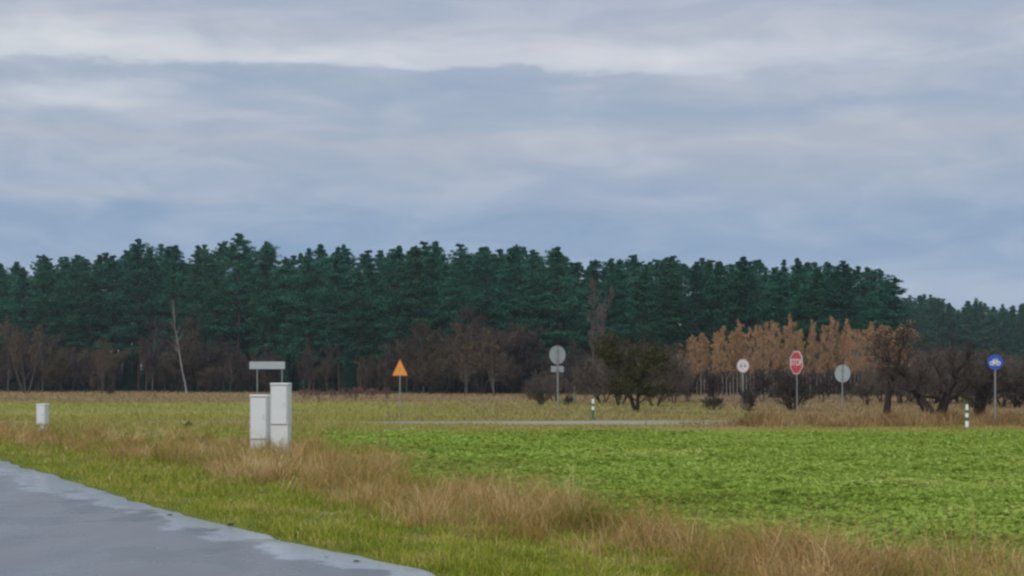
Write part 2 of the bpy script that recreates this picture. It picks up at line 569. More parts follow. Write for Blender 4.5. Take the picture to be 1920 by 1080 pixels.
# ------------------------------------------------------------------ grass and crop (uncountable growth)
def blades(name, n, d0, d1, zone, h, w, mat, lean=0.35, px0=-350, px1=2270, tuft=None, seg=2, rnd_bias=None, seed=0):
    r = np.random.default_rng(seed + 100)
    d = np.exp(r.uniform(math.log(d0), math.log(d1), n))
    px = r.uniform(px0, px1, n)
    if tuft:                                                     # gather blades into tussocks
        nt, sp = tuft
        td = np.exp(r.uniform(math.log(d0), math.log(d1), nt))
        tp = r.uniform(px0, px1, nt)
        k = r.integers(0, nt, n)
        tx = (tp[k] - 960) / F * td[k] + r.normal(0, sp, n)
        d = td[k] + r.normal(0, sp, n)
        px = 960 + tx * F / np.maximum(d, 1)
        tr = r.uniform(0, 1, nt)[k]
        toff = np.arctan2(d - td[k], tx - (tp[k] - 960) / F * td[k])
        th = r.lognormal(0, .32, nt)[k]
    else:
        tr = r.uniform(0, 1, n)
        toff = r.uniform(0, 2 * np.pi, n)
        th = np.ones(n)
    py = HZ + F * CH / d
    keep, hk = zone(px, py, d, r)
    px, d, hk, tr, toff = px[keep], d[keep], hk[keep] * th[keep], tr[keep], toff[keep]
    n = len(d)
    x = (px - 960) / F * d
    H = h * np.clip(hk, .2, 1.7) * np.clip(r.lognormal(0, 0.3, n), .4, 1.6)
    W = w * r.uniform(0.6, 1.4, n) * np.maximum(1, d / 22.0) ** 0.8
    ang = r.uniform(0, 2 * np.pi, n)
    la = toff + r.normal(0, .5, n)
    le = np.abs(r.normal(lean, lean * 0.5, n)) * H
    ca, sa = np.cos(ang) * W / 2, np.sin(ang) * W / 2
    b = np.c_[x, d, np.full(n, -0.01)]
    mid = b + np.c_[np.cos(la) * le * 0.35, np.sin(la) * le * 0.35, H * 0.62]
    tip = b + np.c_[np.cos(la) * le * 1.2, np.sin(la) * le * 1.2, H * r.uniform(0.72, 1.0, n)]
    sd_ = np.c_[ca, sa, np.zeros(n)]
    V = np.stack([b - sd_, b + sd_, mid - sd_ * .8, mid + sd_ * .8, tip], 1).reshape(-1, 3)
    i = np.arange(n)[:, None, None] * 5
    Fc = (i + np.array([[0, 1, 3], [0, 3, 2], [2, 3, 4]])[None]).reshape(-1, 3)
    q = np.clip(0.55 * tr + 0.45 * r.uniform(0, 1, n), 0, 1)
    if rnd_bias is not None:
        q = np.clip(q + rnd_bias(x, d), 0, 1)
    return link(name, mesh_tris(name, V, Fc, np.repeat(q, 5)), mat)


def patch(x, y, s, seed):
    """cheap smooth noise in [-1,1]"""
    r = np.random.default_rng(seed)
    t = 0
    for _ in range(7):
        k = r.normal(0, 1, 2) / s
        t = t + np.sin(x * k[0] * 2 + y * k[1] * 2 + r.uniform(0, 6.28))
    return t / 3.5


def z_verge(px, py, d, r):
    x = (px - 960) / F * d
    up, lo, ed = itp(UPP, px), itp(LOW, px), itp(EDGE, px)
    k = (py > up) & (py < ed - 1.5 + 5 * patch(x, d, 0.25, 44))
    near = np.clip((ed - py) / 14.0, 0.25, 1.0)
    return k, near * (1 + 0.45 * patch(x, d, 0.7, 3) + .3 * patch(x, d, .25, 5))


def z_dry(px, py, d, r):
    x = (px - 960) / F * d
    up, lo = itp(UPP, px), itp(LOW, px)
    t = (py - up) / np.maximum(lo - up, 1)
    ragged = t + 0.34 * patch(x, d, 0.8, 8) + 0.12 * r.normal(0, 1, len(px))
    k = (ragged > -0.12) & (ragged < 0.95)
    dense = r.uniform(0, 1, len(px)) < np.clip(0.72 + 0.65 * patch(x, d, .8, 9), 0.1, 1)
    hk = (0.55 + 0.45 * np.clip(np.sin(np.clip(ragged, 0, 1) * np.pi), 0, 1)) * (1 + 0.55 * patch(x, d, 0.8, 12))
    near_cab = np.exp(-(((px - 560) / 110) ** 2 + ((py - 850) / 30) ** 2))
    return k & dense, np.clip(hk * (1 + 0.7 * near_cab), 0.3, 1.8)


def z_thin(px, py, d, r):
    x = (px - 960) / F * d
    up, lo = itp(UPP, px), itp(LOW, px)
    return (py > up - 24) & (py < lo + 22) & (r.uniform(0, 1, len(px)) < 0.5 + 0.5 * patch(x, d, 1.1, 15)), np.ones_like(px)


o = blades('verge_grass', 330000, 11.5, 62, z_verge, 0.095, 0.011, M['grass_green'], 0.5, seed=1,
           rnd_bias=lambda x, y: 0.24 * patch(x, y, 0.9, 21) + 0.14 * patch(x, y, 0.25, 22))
tag(o, 'short green grass on the verge beside the wet road', 'grass', kind='stuff')
o = blades('dry_grass', 430000, 11.5, 64, z_dry, 0.32, 0.0070, M['grass_dry'], 0.85, tuft=(7600, 0.12), seed=2,
           rnd_bias=lambda x, y: -0.05 + 0.30 * patch(x, y, 1.2, 31) + 0.22 * patch(x, y, .35, 32))
tag(o, 'tall brown dry grass in a ragged band between verge and crop field', 'dry grass', kind='stuff')
o = blades('dead_stalk', 9000, 11.5, 64, z_thin, 0.50, 0.005, M['grass_far'], 0.25, seed=3)
tag(o, 'thin dead stalks standing up through the brown grass band', 'dry stalks', kind='stuff')


def crop(name, n_pl, d0, d1, seed):
    r = np.random.default_rng(seed)
    d = np.exp(r.uniform(math.log(d0), math.log(d1), n_pl))
    px = r.uniform(-350, 2270, n_pl)
    x = (px - 960) / F * d
    py = HZ + F * CH / d
    k = (py < itp(UPP, px) + 6 * r.normal(0, 1, n_pl)) & (r.uniform(0, 1, n_pl) < 0.86 + 0.35 * patch(x, d, 1.1, 55))
    k &= d < 57.5 - 3.5 * np.abs(r.normal(0, 1, n_pl)) - 1.5 * patch(x, d * 0, 3.0, 57)
    x, d = x[k], d[k]
    n = len(x)
    L = 7
    big = 1 + 0.32 * patch(x, d, 0.7, 61)
    size = np.repeat(0.060 * big * np.maximum(1, d / 24) ** 0.35 * r.lognormal(0, .18, n), L) * r.uniform(.6, 1.25, n * L)
    cx, cy = np.repeat(x, L), np.repeat(d, L)
    a = r.uniform(0, 2 * np.pi, n * L)
    tilt = r.uniform(0.05, 0.95, n * L)
    dirv = np.c_[np.cos(a) * np.cos(tilt), np.sin(a) * np.cos(tilt), np.sin(tilt)]
    side = np.c_[-np.sin(a), np.cos(a), r.normal(0, .25, n * L)]
    o_ = np.c_[cx, cy, np.full(n * L, 0.012)] + np.c_[r.normal(0, .03, n * L), r.normal(0, .03, n * L), np.repeat(np.clip(big - .75, 0, 1) * 0.10, L)]
    s = size[:, None]
    w_ = s * 0.40
    p0 = o_
    p1 = o_ + dirv * s * 0.6 + side * w_
    p2 = o_ + dirv * s * 0.6 - side * w_
    p3 = o_ + dirv * s * 1.15 - np.c_[np.zeros((n * L, 2)), size * 0.22]
    V = np.stack([p0, p1, p2, p3], 1).reshape(-1, 3)
    i = np.arange(n * L)[:, None, None] * 4
    Fc = (i + np.array([[0, 1, 3], [0, 3, 2]])[None]).reshape(-1, 3)
    q = np.clip(np.repeat(.1 + r.uniform(0, 1, n) * .35 + .20 * patch(x, d, 3.0, 70) + .10 * patch(x, d, .5, 71) + .12 * patch(x, d * .5, 9.0, 72), L) + r.uniform(0, .4, n * L), 0, 1)
    return link(name, mesh_tris(name, V, Fc, np.repeat(q, 4)), M['crop'])


o = crop('crop_plants', 112000, 12, 58, 7)
tag(o, 'low leafy green crop covering the field behind the brown grass', 'crop', kind='stuff')


def z_meadow(px, py, d, r):
    x = (px - 960) / F * d
    return (d > 73) & (d < 130) & (x < 14) & ((x < -3) | (r.uniform(0, 1, len(px)) < .45)), 1 + .4 * patch(x, d, 6, 80)


def z_foot(px, py, d, r):
    x = (px - 960) / F * d
    k = ((d > 122) | ((x > -6 + r.normal(0, 4, len(px))) & (d > 72.5))) & (d < 300)
    return k, 1 + .45 * patch(x, d, 5, 81)


def z_bank(px, py, d, r):
    x = (px - 960) / F * d
    k = (d > 61.5 + 1.0 * patch(x, d, 2, 83)) & (d < 67 + np.clip((x - 9) * 0.6, 0, 9)) & (px > 1330 + 60 * r.normal(0, 1, len(px)))
    hk = np.clip((px - 1300) / 120, 0.35, 1.0) * np.clip(1.5 - (px - 1560) / 500, 0.55, 1.1) * (1 + .35 * patch(x, d, 1.6, 84))
    return k, hk


def z_side(px, py, d, r):
    x = (px - 960) / F * d
    k = (((d > 54.0) & (d < 65.4)) | ((d > 71.3) & (d < 76))) & (r.uniform(0, 1, len(px)) < 0.8 + .4 * patch(x, d, 2, 86))
    left = np.clip((1000 - px) / 300, 0, 1)
    return k, 0.5 + 1.0 * left * np.clip(1 + patch(x, d * 0, 4, 88), .3, 1.6) + .3 * patch(x, d, 2.5, 87)


o = blades('meadow_grass', 60000, 72, 131, z_meadow, 0.16, 0.012, M['grass_meadow'], 0.5, seed=4)
tag(o, 'yellowish green meadow grass beyond the far road', 'grass', kind='stuff')
o = blades('forest_edge_grass', 110000, 72, 300, z_foot, 0.17, 0.014, M['grass_far'], 0.5, seed=5)
tag(o, 'brownish rough grass in front of the forest edge', 'dry grass', kind='stuff')
o = blades('roadside_dry_grass', 70000, 60, 80, z_bank, 0.33, 0.010, M['grass_russet'], 0.55, tuft=(2600, 0.22), seed=6,
           rnd_bias=lambda x, y: -0.08 + 0.34 * patch(x, y, 1.5, 90))
tag(o, 'reddish brown dry grass bank at the far edge of the crop field', 'dry grass', kind='stuff')
o = blades('road_edge_grass', 80000, 54, 77, z_side, 0.17, 0.012, M['grass_meadow'], 0.5, seed=8)
tag(o, 'thin yellow grass along both edges of the far road', 'grass', kind='stuff')


# ------------------------------------------------------------------ trees
def tubes(segs, k=4):
    """segs: rows of p0(3) p1(3) r0 r1 -> verts, tris"""
    s = np.asarray(segs, float)
    p0, p1, r0, r1 = s[:, :3], s[:, 3:6], s[:, 6], s[:, 7]
    d = p1 - p0
    d /= np.maximum(np.linalg.norm(d, axis=1), 1e-6)[:, None]
    ref = np.where(np.abs(d[:, 2:3]) > 0.9, np.array([[1., 0, 0]]), np.array([[0, 0, 1.]]))
    u = np.cross(d, ref)
    u /= np.linalg.norm(u, axis=1)[:, None]
    w = np.cross(d, u)
    ang = np.arange(k) * 2 * np.pi / k
    ring = u[:, None] * np.cos(ang)[None, :, None] + w[:, None] * np.sin(ang)[None, :, None]
    V = np.concatenate([p0[:, None] + ring * r0[:, None, None], p1[:, None] + ring * r1[:, None, None]], 1)
    fl = []
    for i in range(k):
        j = (i + 1) % k
        fl += [(i, j, k + j), (i, k + j, k + i)]
    Fc = (np.arange(len(s))[:, None, None] * 2 * k + np.array(fl)[None]).reshape(-1, 3)
    return V.reshape(-1, 3), Fc, np.repeat(np.arange(len(s)), 2 * k)


def leaf_quads(c, size, r, up=0.4, aspect=0.5):
    """small folded leaf faces at points c"""
    n = len(c)
    nrm_ = r.normal(0, 1, (n, 3))
    nrm_[:, 2] += up * 2
    nrm_ /= np.linalg.norm(nrm_, axis=1)[:, None]
    t = np.cross(nrm_, r.normal(0, 1, (n, 3)))
    t /= np.maximum(np.linalg.norm(t, axis=1), 1e-6)[:, None]
    b = np.cross(nrm_, t)
    sz = (size * r.uniform(.6, 1.4, n))[:, None]
    V = np.stack([c - t * sz, c + b * sz * aspect, c + t * sz, c - b * sz * aspect], 1).reshape(-1, 3)
    Fc = (np.arange(n)[:, None, None] * 4 + np.array([[0, 1, 2], [0, 2, 3]])[None]).reshape(-1, 3)
    return V, Fc


def pine_proto(seed, H=21.0, R=2.6, base=0.30, top=1.0, dens=1.0):
    r = np.random.default_rng(seed)
    segs, pads, psz = [], [], []
    expo = r.uniform(.85, 1.25) if seed < 7 else 1.5
    tk = r.uniform(.68, 1.25, 12)
    tier = lambda t: float(np.interp(t * 11, np.arange(12), tk))
    asym = r.uniform(0, 6.28, 3)
    pts = [np.array([0, 0, 0.])]
    n = 14
    bend = r.normal(0, 0.10, 2)
    for i in range(1, n + 1):
        t = i / n
        pts.append(np.array([bend[0] * math.sin(t * 3) * 2, bend[1] * math.sin(t * 2.3) * 2, H * t * 0.985]))
    rad = lambda t: 0.19 * (1 - t) ** 0.8 + 0.015
    for i in range(n):
        segs.append((*pts[i], *pts[i + 1], rad(i / n), rad((i + 1) / n)))
    P = np.array(pts)
    trunk_at = lambda z: np.array([np.interp(z, P[:, 2], P[:, 0]), np.interp(z, P[:, 2], P[:, 1]), z])
    z = H * base
    while z < H * 0.99:
        t = (z / H - base) / (1 - base)
        prof = (0.70 + 0.5 * t if t < .38 else 0.89 * max(0.0, 1 - ((t - .38) / .62) ** 2.2) ** expo) * tier(t)
        nb = r.integers(4, 7) if t < .85 else 5
        a0 = r.uniform(0, 6.28)
        for b in range(nb):
            if r.uniform() < (0.34 if t < 0.3 else 0.22 if t < .8 else .1):
                continue
            a_az = a0 + b * 6.28 / nb
            L = R * prof * r.uniform(0.6, 1.2) * (1 + .28 * math.sin(a_az + asym[0] + 3 * t) + .16 * math.sin(2 * a_az + asym[1])) + 0.08
            a = a0 + b * 6.28 / nb + r.normal(0, .3)
            elv = -0.14 + 0.62 * t + r.normal(0, .12)
            p = trunk_at(min(z + r.normal(0, .15), H * .98))
            m = p + np.array([math.cos(a) * math.cos(elv), math.sin(a) * math.cos(elv), math.sin(elv)]) * L * .55
            e = m + np.array([math.cos(a) * math.cos(elv + .35), math.sin(a) * math.cos(elv + .35), math.sin(elv + .35)]) * L * .45
            br = 0.05 * (1 - t) + 0.015
            segs.append((*p, *m, br, br * .7))
            segs.append((*m, *e, br * .7, br * .25))
            npad = max(2, int(2.6 * L * r.uniform(.7, 1.2)))
            for q in range(npad):
                s = r.uniform(0.38, 1.02) if q else 1.0
                c = p + (m - p) * (s / .55) if s < .55 else m + (e - m) * ((s - .55) / .45)
                sz = (0.13 + 0.36 * L / R) * r.uniform(.6, 1.5)
                off = r.normal(0, 0.20 * L, 3) * np.array([1, 1, .25])
                pads.append(c + off + np.array([0, 0, .12]))
                psz.append(sz)
        z += (0.85 if t < 0.6 else 0.62) * r.uniform(.6, 1.5)
    for q in range(10):                                           # leader shoot
        u_ = r.uniform()
        pads.append(trunk_at(H * .985) + np.array([r.normal(0, .10 * u_), r.normal(0, .10 * u_), r.uniform(.1, .3) - 1.3 * u_]))
        psz.append(0.06 + .12 * u_)
    pads, psz = np.array(pads), np.array(psz)
    k = int(50 * dens)
    c = np.repeat(pads, k, 0)
    s = np.repeat(psz, k)
    g = r.normal(0, 1, (len(c), 3))
    g /= np.linalg.norm(g, axis=1)[:, None]
    g *= r.uniform(0, 1, len(c))[:, None] ** 0.45
    g[:, 2] *= 0.42
    g[:, 2] += np.abs(r.normal(0, .16, len(c)))
    c = c + g * s[:, None] * 1.55
    V, Fc = leaf_quads(c, np.full(len(c), 0.145), r, 0.55, 0.38)
    padv = np.repeat(r.uniform(0, 1, len(pads)), k)
    q = np.clip(.45 * padv + .55 * r.uniform(0, 1, len(c)), 0, 1)
    crown = mesh_tris('pine_crown', V, Fc, np.repeat(q, 4))
    crown.materials.append(M['needles'])
    tv, tf, _ = tubes(segs, 6)
    trunk = smooth(mesh_tris('pine_trunk', tv, tf))
    trunk.materials.append(M['pine_bark'])
    return trunk, crown, H


def spruce_proto(seed, H=20.0, R=2.5):
    r = np.random.default_rng(seed)
    segs = [(0, 0, H * i / 10, 0, 0, H * (i + 1) / 10, .2 * (1 - i / 10) + .01, .2 * (1 - (i + 1) / 10) + .01) for i in range(10)]
    C = []
    z = 0.8
    while z < H * .985:
        t = z / H
        L0 = R * (1 - t) ** .85 + .12
        nb = 7
        a0 = r.uniform(0, 6.28)
        for b in range(nb):
            L = L0 * r.uniform(.75, 1.15)
            a = a0 + b * 6.28 / nb + r.normal(0, .2)
            e = np.array([math.cos(a) * L, math.sin(a) * L, -.28 * L + .5 * t * L])
            p = np.array([0, 0, z])
            segs.append((*p, *(p + e), .035 * (1 - t) + .008, .006))
            m = int(26 * L + 10)
            s = r.uniform(.12, 1.05, m)[:, None]
            C.append(p + e * s + r.normal(0, 1, (m, 3)) * np.array([.16, .16, .12]) * (0.5 + L0 / R) + np.array([0, 0, -.06]))
        z += .42 * r.uniform(.8, 1.2)
    C = np.vstack(C)
    V, Fc = leaf_quads(C, np.full(len(C), .16), r, .3, .42)
    crown = mesh_tris('spruce_crown', V, Fc, np.repeat(r.uniform(0, .8, len(C)), 4))
    crown.materials.append(M['needles'])
    tv, tf, _ = tubes(segs, 5)
    trunk = smooth(mesh_tris('spruce_trunk', tv, tf))
    trunk.materials.append(M['pine_bark'])
    return trunk, crown, H


def bare_proto(seed, H, spread, stems=1, trunk_r=0.09, clear=0.25, n1=12, n2=6, n3=6, n4=4, upw=0.5, twist=0.12,
               twig_r=0.012, leaves=None, leaf_n=0, leaf_size=0.07, leaf_from=0.0, bark_m='dark_bark', twig_m='twig_purple', dome=False, lean=0.0):
    """leafless tree or shrub: trunk and limbs in one mesh, the twig crown in another"""
    r = np.random.default_rng(seed)
    big, fine, tips = [], [], []

    def rv(d, ang):
        v = r.normal(0, 1, 3)
        v -= d * v.dot(d)
        v /= np.linalg.norm(v)
        q = d * math.cos(ang) + v * math.sin(ang)
        return q / np.linalg.norm(q)

    def limb(p, d, L, r0, r1, ns, out, wob, up):
        pts = [p]
        for i in range(ns):
            d = d + r.normal(0, wob, 3) + np.array([0, 0, up])
            d /= np.linalg.norm(d)
            q = p + d * L / ns
            out.append((*p, *q, r0 + (r1 - r0) * i / ns, r0 + (r1 - r0) * (i + 1) / ns))
            p = q
            pts.append(p)
        return pts, d

    def along(pts, t):
        s = t * (len(pts) - 1)
        i = min(int(s), len(pts) - 2)
        dd = pts[i + 1] - pts[i]
        return pts[i] + dd * (s - i), dd / max(np.linalg.norm(dd), 1e-6)

    for st in range(stems):
        a = r.uniform(0, 6.28)
        tilt = 0.0 if stems == 1 else r.uniform(.1, .55)
        d0 = np.array([math.cos(a) * math.sin(tilt) + lean, math.sin(a) * math.sin(tilt), math.cos(tilt)])
        d0 /= np.linalg.norm(d0)
        h = H * (0.80 if stems == 1 else r.uniform(.5, .8))
        tr, _ = limb(np.array([math.cos(a) * .1 * (stems > 1), math.sin(a) * .1 * (stems > 1), -.05]), d0, h, trunk_r, trunk_r * .22, 8, big, twist * .5, .03)
        for i in range(max(3, n1 // (1 if stems == 1 else 2))):
            t = clear + (1 - clear) * (i + r.uniform()) / max(3, n1 // (1 if stems == 1 else 2))
            p, dd = along(tr, min(t, .99))
            L = spread * (1.15 - .65 * t if not dome else math.sqrt(max(.1, 1 - (t - .35) ** 2)) * .95) * r.uniform(.7, 1.2)
            l1, _ = limb(p, rv(dd, r.uniform(.6, 1.15)), L, trunk_r * .42 * (1.1 - .6 * t), trunk_r * .10, 5, big, twist, .06 + .14 * upw)
            for j in range(n2):
                p2, d2 = along(l1, r.uniform(.25, 1.0))
                l2, _ = limb(p2, rv(d2, r.uniform(.35, 1.0)), L * r.uniform(.3, .6), twig_r * 1.7, twig_r * .9, 3, fine, twist, .05 + .2 * upw)
                for k in range(n3):
                    p3, d3 = along(l2, r.uniform(.2, 1.0))
                    l3, _ = limb(p3, rv(d3, r.uniform(.3, .9)), L * r.uniform(.14, .32), twig_r, twig_r * .55, 2, fine, twist, .05 + .2 * upw)
                    tips.append(l3[-1])
                    for m in range(n4):
                        p4, d4 = along(l3, r.uniform(.2, 1.0))
                        l4, _ = limb(p4, rv(d4, r.uniform(.3, .9)), L * r.uniform(.07, .18), twig_r * .75, twig_r * .4, 1, fine, .1, .1 * upw)
                        tips.append(l4[-1])
    zmax = max(s[5] for s in big + fine)
    k = H / zmax
    big, fine = np.array(big), np.array(fine)
    big[:, :6] *= k
    fine[:, :6] *= k
    tv, tf, _ = tubes(big, 6)
    trunk = smooth(mesh_tris('bare_trunk', tv, tf))
    trunk.materials.append(M[bark_m])
    cv, cf, idx = tubes(fine, 3)
    rnd = r.uniform(0, 1, len(fine))[idx]
    crown = mesh_tris('twig_crown', cv, cf, rnd)
    crown.materials.append(M[twig_m])
    leafm = None
    if leaves:
        tp = np.array(tips) * k
        tp = tp[tp[:, 2] > leaf_from * H]
        c = np.repeat(tp, max(1, leaf_n), 0)
        c = c + r.normal(0, leaf_size * 1.3, c.shape)
        V, Fc = leaf_quads(c, np.full(len(c), leaf_size), r, .1, .6)
        q = np.clip(.5 * np.repeat(r.uniform(0, 1, len(tp)), max(1, leaf_n)) + .5 * r.uniform(0, 1, len(c)), 0, 1)
        leafm = mesh_tris('leaf_mass', V, Fc, np.repeat(q, 4))
        leafm.materials.append(M[leaves])
    return trunk, crown, H, leafm


def plant(name, proto, loc, height, rz, label, cat, group=None, wide=1.0, tilt=0.0):
    t = empty(name, loc, rz, label, cat, group)
    k = height / proto[2]
    t.scale = (k * wide, k * wide, k)
    t.rotation_euler = (tilt, 0, rz)
    link('trunk', proto[0], None, t)
    link('crown', proto[1], None, t)
    if len(proto) > 3 and proto[3] is not None:
        link('remaining_leaves', proto[3], None, t)
    return t


PINES = [pine_proto(s, 21, R, b) for s, R, b in ((1, 3.1, .24), (2, 2.8, .18), (3, 3.4, .30), (4, 2.9, .14), (5, 3.3, .34), (6, 2.6, .20), (7, 2.7, .22), (8, 3.0, .26))]
SPRUCES = [spruce_proto(31, 20, 2.6), spruce_proto(32, 20, 2.1)]
SKY = [(-200, 505), (-100, 500), (0, 490), (60, 480), (130, 476), (200, 474), (240, 462), (260, 449), (290, 462), (320, 450), (345, 466), (370, 456), (410, 456), (445, 440),
       (475, 462), (500, 454), (560, 466), (600, 455), (650, 455), (690, 470), (740, 464), (790, 455), (820, 450), (850, 460), (885, 450), (930, 460), (970, 456), (1010, 470),
       (1045, 464), (1080, 482), (1120, 480), (1180, 474), (1220, 482), (1260, 480), (1300, 478), (1360, 486), (1420, 480), (1500, 486), (1560, 490), (1600, 492), (1650, 500), (1690, 528)]
DEP = [(-300, 270), (300, 252), (900, 218), (1700, 196)]
GP = 'pines of the closed forest behind the field'
special = {445: 'tallest pine of the forest, its top above all others left of centre',
           260: 'tall pointed pine on the left whose top stands clear of its neighbours',
           80: 'front row forest pine straight above the small white pedestal box',
           500: 'front row forest pine straight above the low grey board sign',
           750: 'front row forest pine straight above the amber triangle sign',
           1045: 'front row forest pine straight above the large round sign',
           1393: 'front row forest pine straight above the white round sign',
           1493: 'front row forest pine straight above the red stop sign',
           1580: 'front row forest pine straight above the plain grey round sign',
           1678: 'last big pine at the right end of the near forest'}
done = set()
for row, (dd, step) in enumerate(((0, 46), (13, 40), (22, 36), (30, 36), (39, 44))):
    px = -190 + row * 13
    while px < 1684:
        p = px + rng.normal(0, 5)
        lab, nm = 'tall dark green pine in the closed forest behind the field', GP
        if row == 0:
            for sp_ in special:
                if abs(p - sp_) < 27 and sp_ not in done:
                    p = sp_
                    done.add(sp_)
                    lab, nm = special[sp_], None
        d = itp(DEP, p) + dd + rng.uniform(-2, 2)
        jit = 0 if nm is None else (abs(rng.normal(0, 16)) if row < 2 else abs(rng.normal(0, 15)))
        if nm is None and row == 0:
            jit = -2
        if row == 0 and nm and rng.uniform() < .25:
            jit += rng.uniform(15, 70)
        h = zat(itp(SKY, p) + jit, d)
        plant('pine_tree', PINES[rng.integers(0, 8)], at(p, d), h, rng.uniform(0, 6.28), lab, 'pine', nm, rng.uniform(.9, 1.22) * (h / 21) ** -.35)
        px += step * rng.uniform(.8, 1.2)
# young spruces closing the forest edge low down
for p, h in ((-60, 9), (20, 8), (95, 7.5),  (405, 7), (520, 9), (610, 8), (700, 7), (830, 7.5), (905, 9), (1010, 10), (1085, 9), (1140, 8), (1250, 7), (1330, 7), (1420, 6.5), (1530, 7), (1610, 8), (1680, 9),
             (150, 6.5), (330, 6), (460, 7), (570, 6), (660, 8), (760, 8), (960, 7.5), (1190, 7.5), (436, 12.5), (466, 12.5)):
    plant('spruce_tree', SPRUCES[rng.integers(0, 2)], at(p, itp(DEP, p) + rng.uniform(3, 9)), h, rng.uniform(0, 6),
          'young dark spruce filling the gap under the forest pines', 'spruce', 'young spruces at the forest edge', 1.25)
for row, (dd, step) in enumerate(((12, 28), (32, 22), (48, 19))):
    p = -190 + 9 * row
    while p < 1690:
        plant('spruce_tree', SPRUCES[rng.integers(0, 2)], at(p, itp(DEP, p) + dd + rng.uniform(-3, 3)), rng.uniform(4.5, 9.5) + 2.5 * (row == 2), rng.uniform(0, 6),
              'young dark spruce filling the gap under the forest pines', 'spruce', 'young spruces at the forest edge', 1.4)
        p += step * rng.uniform(.7, 1.3)
# the farther, paler wood on the right
FSKY = [(1660, 556), (1700, 552), (1738, 546), (1765, 556), (1795, 576), (1830, 552), (1850, 568), (1880, 570), (1920, 566), (2000, 560), (2300, 545)]
for row, (d0, step) in enumerate(((400, 17), (408, 19), (420, 22), (436, 24))):
    px = 1640 + row * 7
    while px < 2240:
        d = d0 + rng.uniform(-3, 3)
        pr = SPRUCES[rng.integers(0, 2)] if rng.uniform() < .4 else PINES[rng.integers(0, 8)]
        h = zat(itp(FSKY, px) + abs(rng.normal(0, 7)) + (2 if row else 0), d)
        lab = 'far bluish conifer in the distant wood at the right edge'
        plant('conifer_tree', pr, at(px, d), h, rng.uniform(0, 6), lab, 'conifer', 'conifers of the distant wood', rng.uniform(.9, 1.2))
        px += step * rng.uniform(.8, 1.2)

SHRUB = [bare_proto(40 + i, 6.5, 1.9, stems=5, trunk_r=.05, clear=.15, n1=14, n2=6, n3=6, n4=5, upw=.55, twig_r=.023) for i in range(3)]
BTREE = [bare_proto(50 + i, 9.0, 2.1, stems=1, trunk_r=.10, clear=.18, n1=18, n2=6, n3=6, n4=5, upw=.6, twig_r=.022, bark_m='grey_bark') for i in range(3)]
BIRCH = bare_proto(66, 13.0, 1.5, stems=1, trunk_r=.17, clear=.42, n1=11, n2=4, n3=3, n4=2, upw=.9, twig_r=.016, bark_m='birch_bark', twig_m='twig_grey')
GTREE = [bare_proto(60 + i, 12.0, 1.9, stems=1, trunk_r=.12, clear=.30, n1=18, n2=5, n3=5, n4=3, upw=.85, twig_r=.018, bark_m='grey_bark', twig_m='twig_grey') for i in range(2)]
LARCH = [bare_proto(70 + i, 7.2, 1.0, stems=1, trunk_r=.065, clear=.30, n1=16, n2=4, n3=4, n4=3, upw=.75, twig_r=.010, leaves='leaf_orange', leaf_n=2, leaf_size=.055, leaf_from=.40, bark_m='birch_bark', twig_m='twig_pink') for i in range(4)]
TANB = [bare_proto(80 + i, 5.0, 1.3, stems=3, trunk_r=.05, clear=.2, n1=12, n2=5, n3=4, n4=2, upw=.6, twig_r=.012, leaves='leaf_tan', leaf_n=1, leaf_size=.06, leaf_from=.4, bark_m='grey_bark') for i in range(2)]
OLIVE = bare_proto(90, 4.6, 1.7, stems=2, trunk_r=.13, clear=.2, n1=22, n2=6, n3=5, n4=3, upw=.3, twig_r=.011, leaves='leaf_olive', leaf_n=4, leaf_size=.06, leaf_from=.2, twig_m='twig_dark', dome=True)
DOME = bare_proto(91, 5.0, 1.9, stems=1, trunk_r=.22, clear=.30, n1=22, n2=7, n3=7, n4=4, upw=.6, twig_r=.010, leaves='leaf_orange', leaf_n=1, leaf_size=.042, leaf_from=.5, twig_m='twig_purple', dome=True)
GNARL = [bare_proto(92 + i, 4.4, 1.7, stems=2, trunk_r=.30, clear=.22, n1=18, n2=7, n3=6, n4=4, upw=.45, twist=.26, twig_r=.011, twig_m='twig_dark', dome=True) for i in range(2)]
DBUSH = [bare_proto(96 + i, 2.4, 1.0, stems=6, trunk_r=.05, clear=.1, n1=12, n2=6, n3=6, n4=4, upw=.5, twig_r=.010, twig_m='twig_dark') for i in range(2)]

GS = 'bare shrubs along the forest foot'
p = -180
while p < 1700:                                                   # leafless undergrowth along the forest foot
    d = itp(DEP, p) - rng.uniform(4, 22)
    open_ = any(a_ < p < b_ for a_, b_ in ((222, 272), (505, 560), (618, 668), (985, 1010)))
    lift = float(np.interp(p, [-180, 0, 60, 120, 200, 300, 420, 480, 560, 680, 760, 850, 960, 1000, 1060, 1130, 1250, 1700], [.9, .9, 1.2, .8, .8, 1.15, 1.0, .75, .6, .7, .75, 1.1, 1.2, .8, .55, .9, .7, .6]))
    if open_:
        if rng.uniform() < .3:
            plant('spruce_tree', SPRUCES[rng.integers(0, 2)], at(p, d), rng.uniform(4, 9), p, 'young dark spruce reaching the ground in a gap between bare shrubs', 'spruce', 'young spruces between the shrubs', 1.0)
    elif rng.uniform() < .66:
        plant('bare_shrub', SHRUB[rng.integers(0, 3)], at(p, d), rng.uniform(3.2, 9.2) * lift, rng.uniform(0, 6), 'bare brownish shrub in the undergrowth along the forest foot', 'shrub', GS, rng.uniform(.9, 1.3))
    else:
        plant('bare_tree', BTREE[rng.integers(0, 3)], at(p, d), rng.uniform(6.0, 11.0) * lift, rng.uniform(0, 6), 'slim leafless tree standing before the dark forest edge', 'tree', 'leafless trees along the forest foot', rng.uniform(.8, 1.1))
    p += rng.uniform(8, 15)

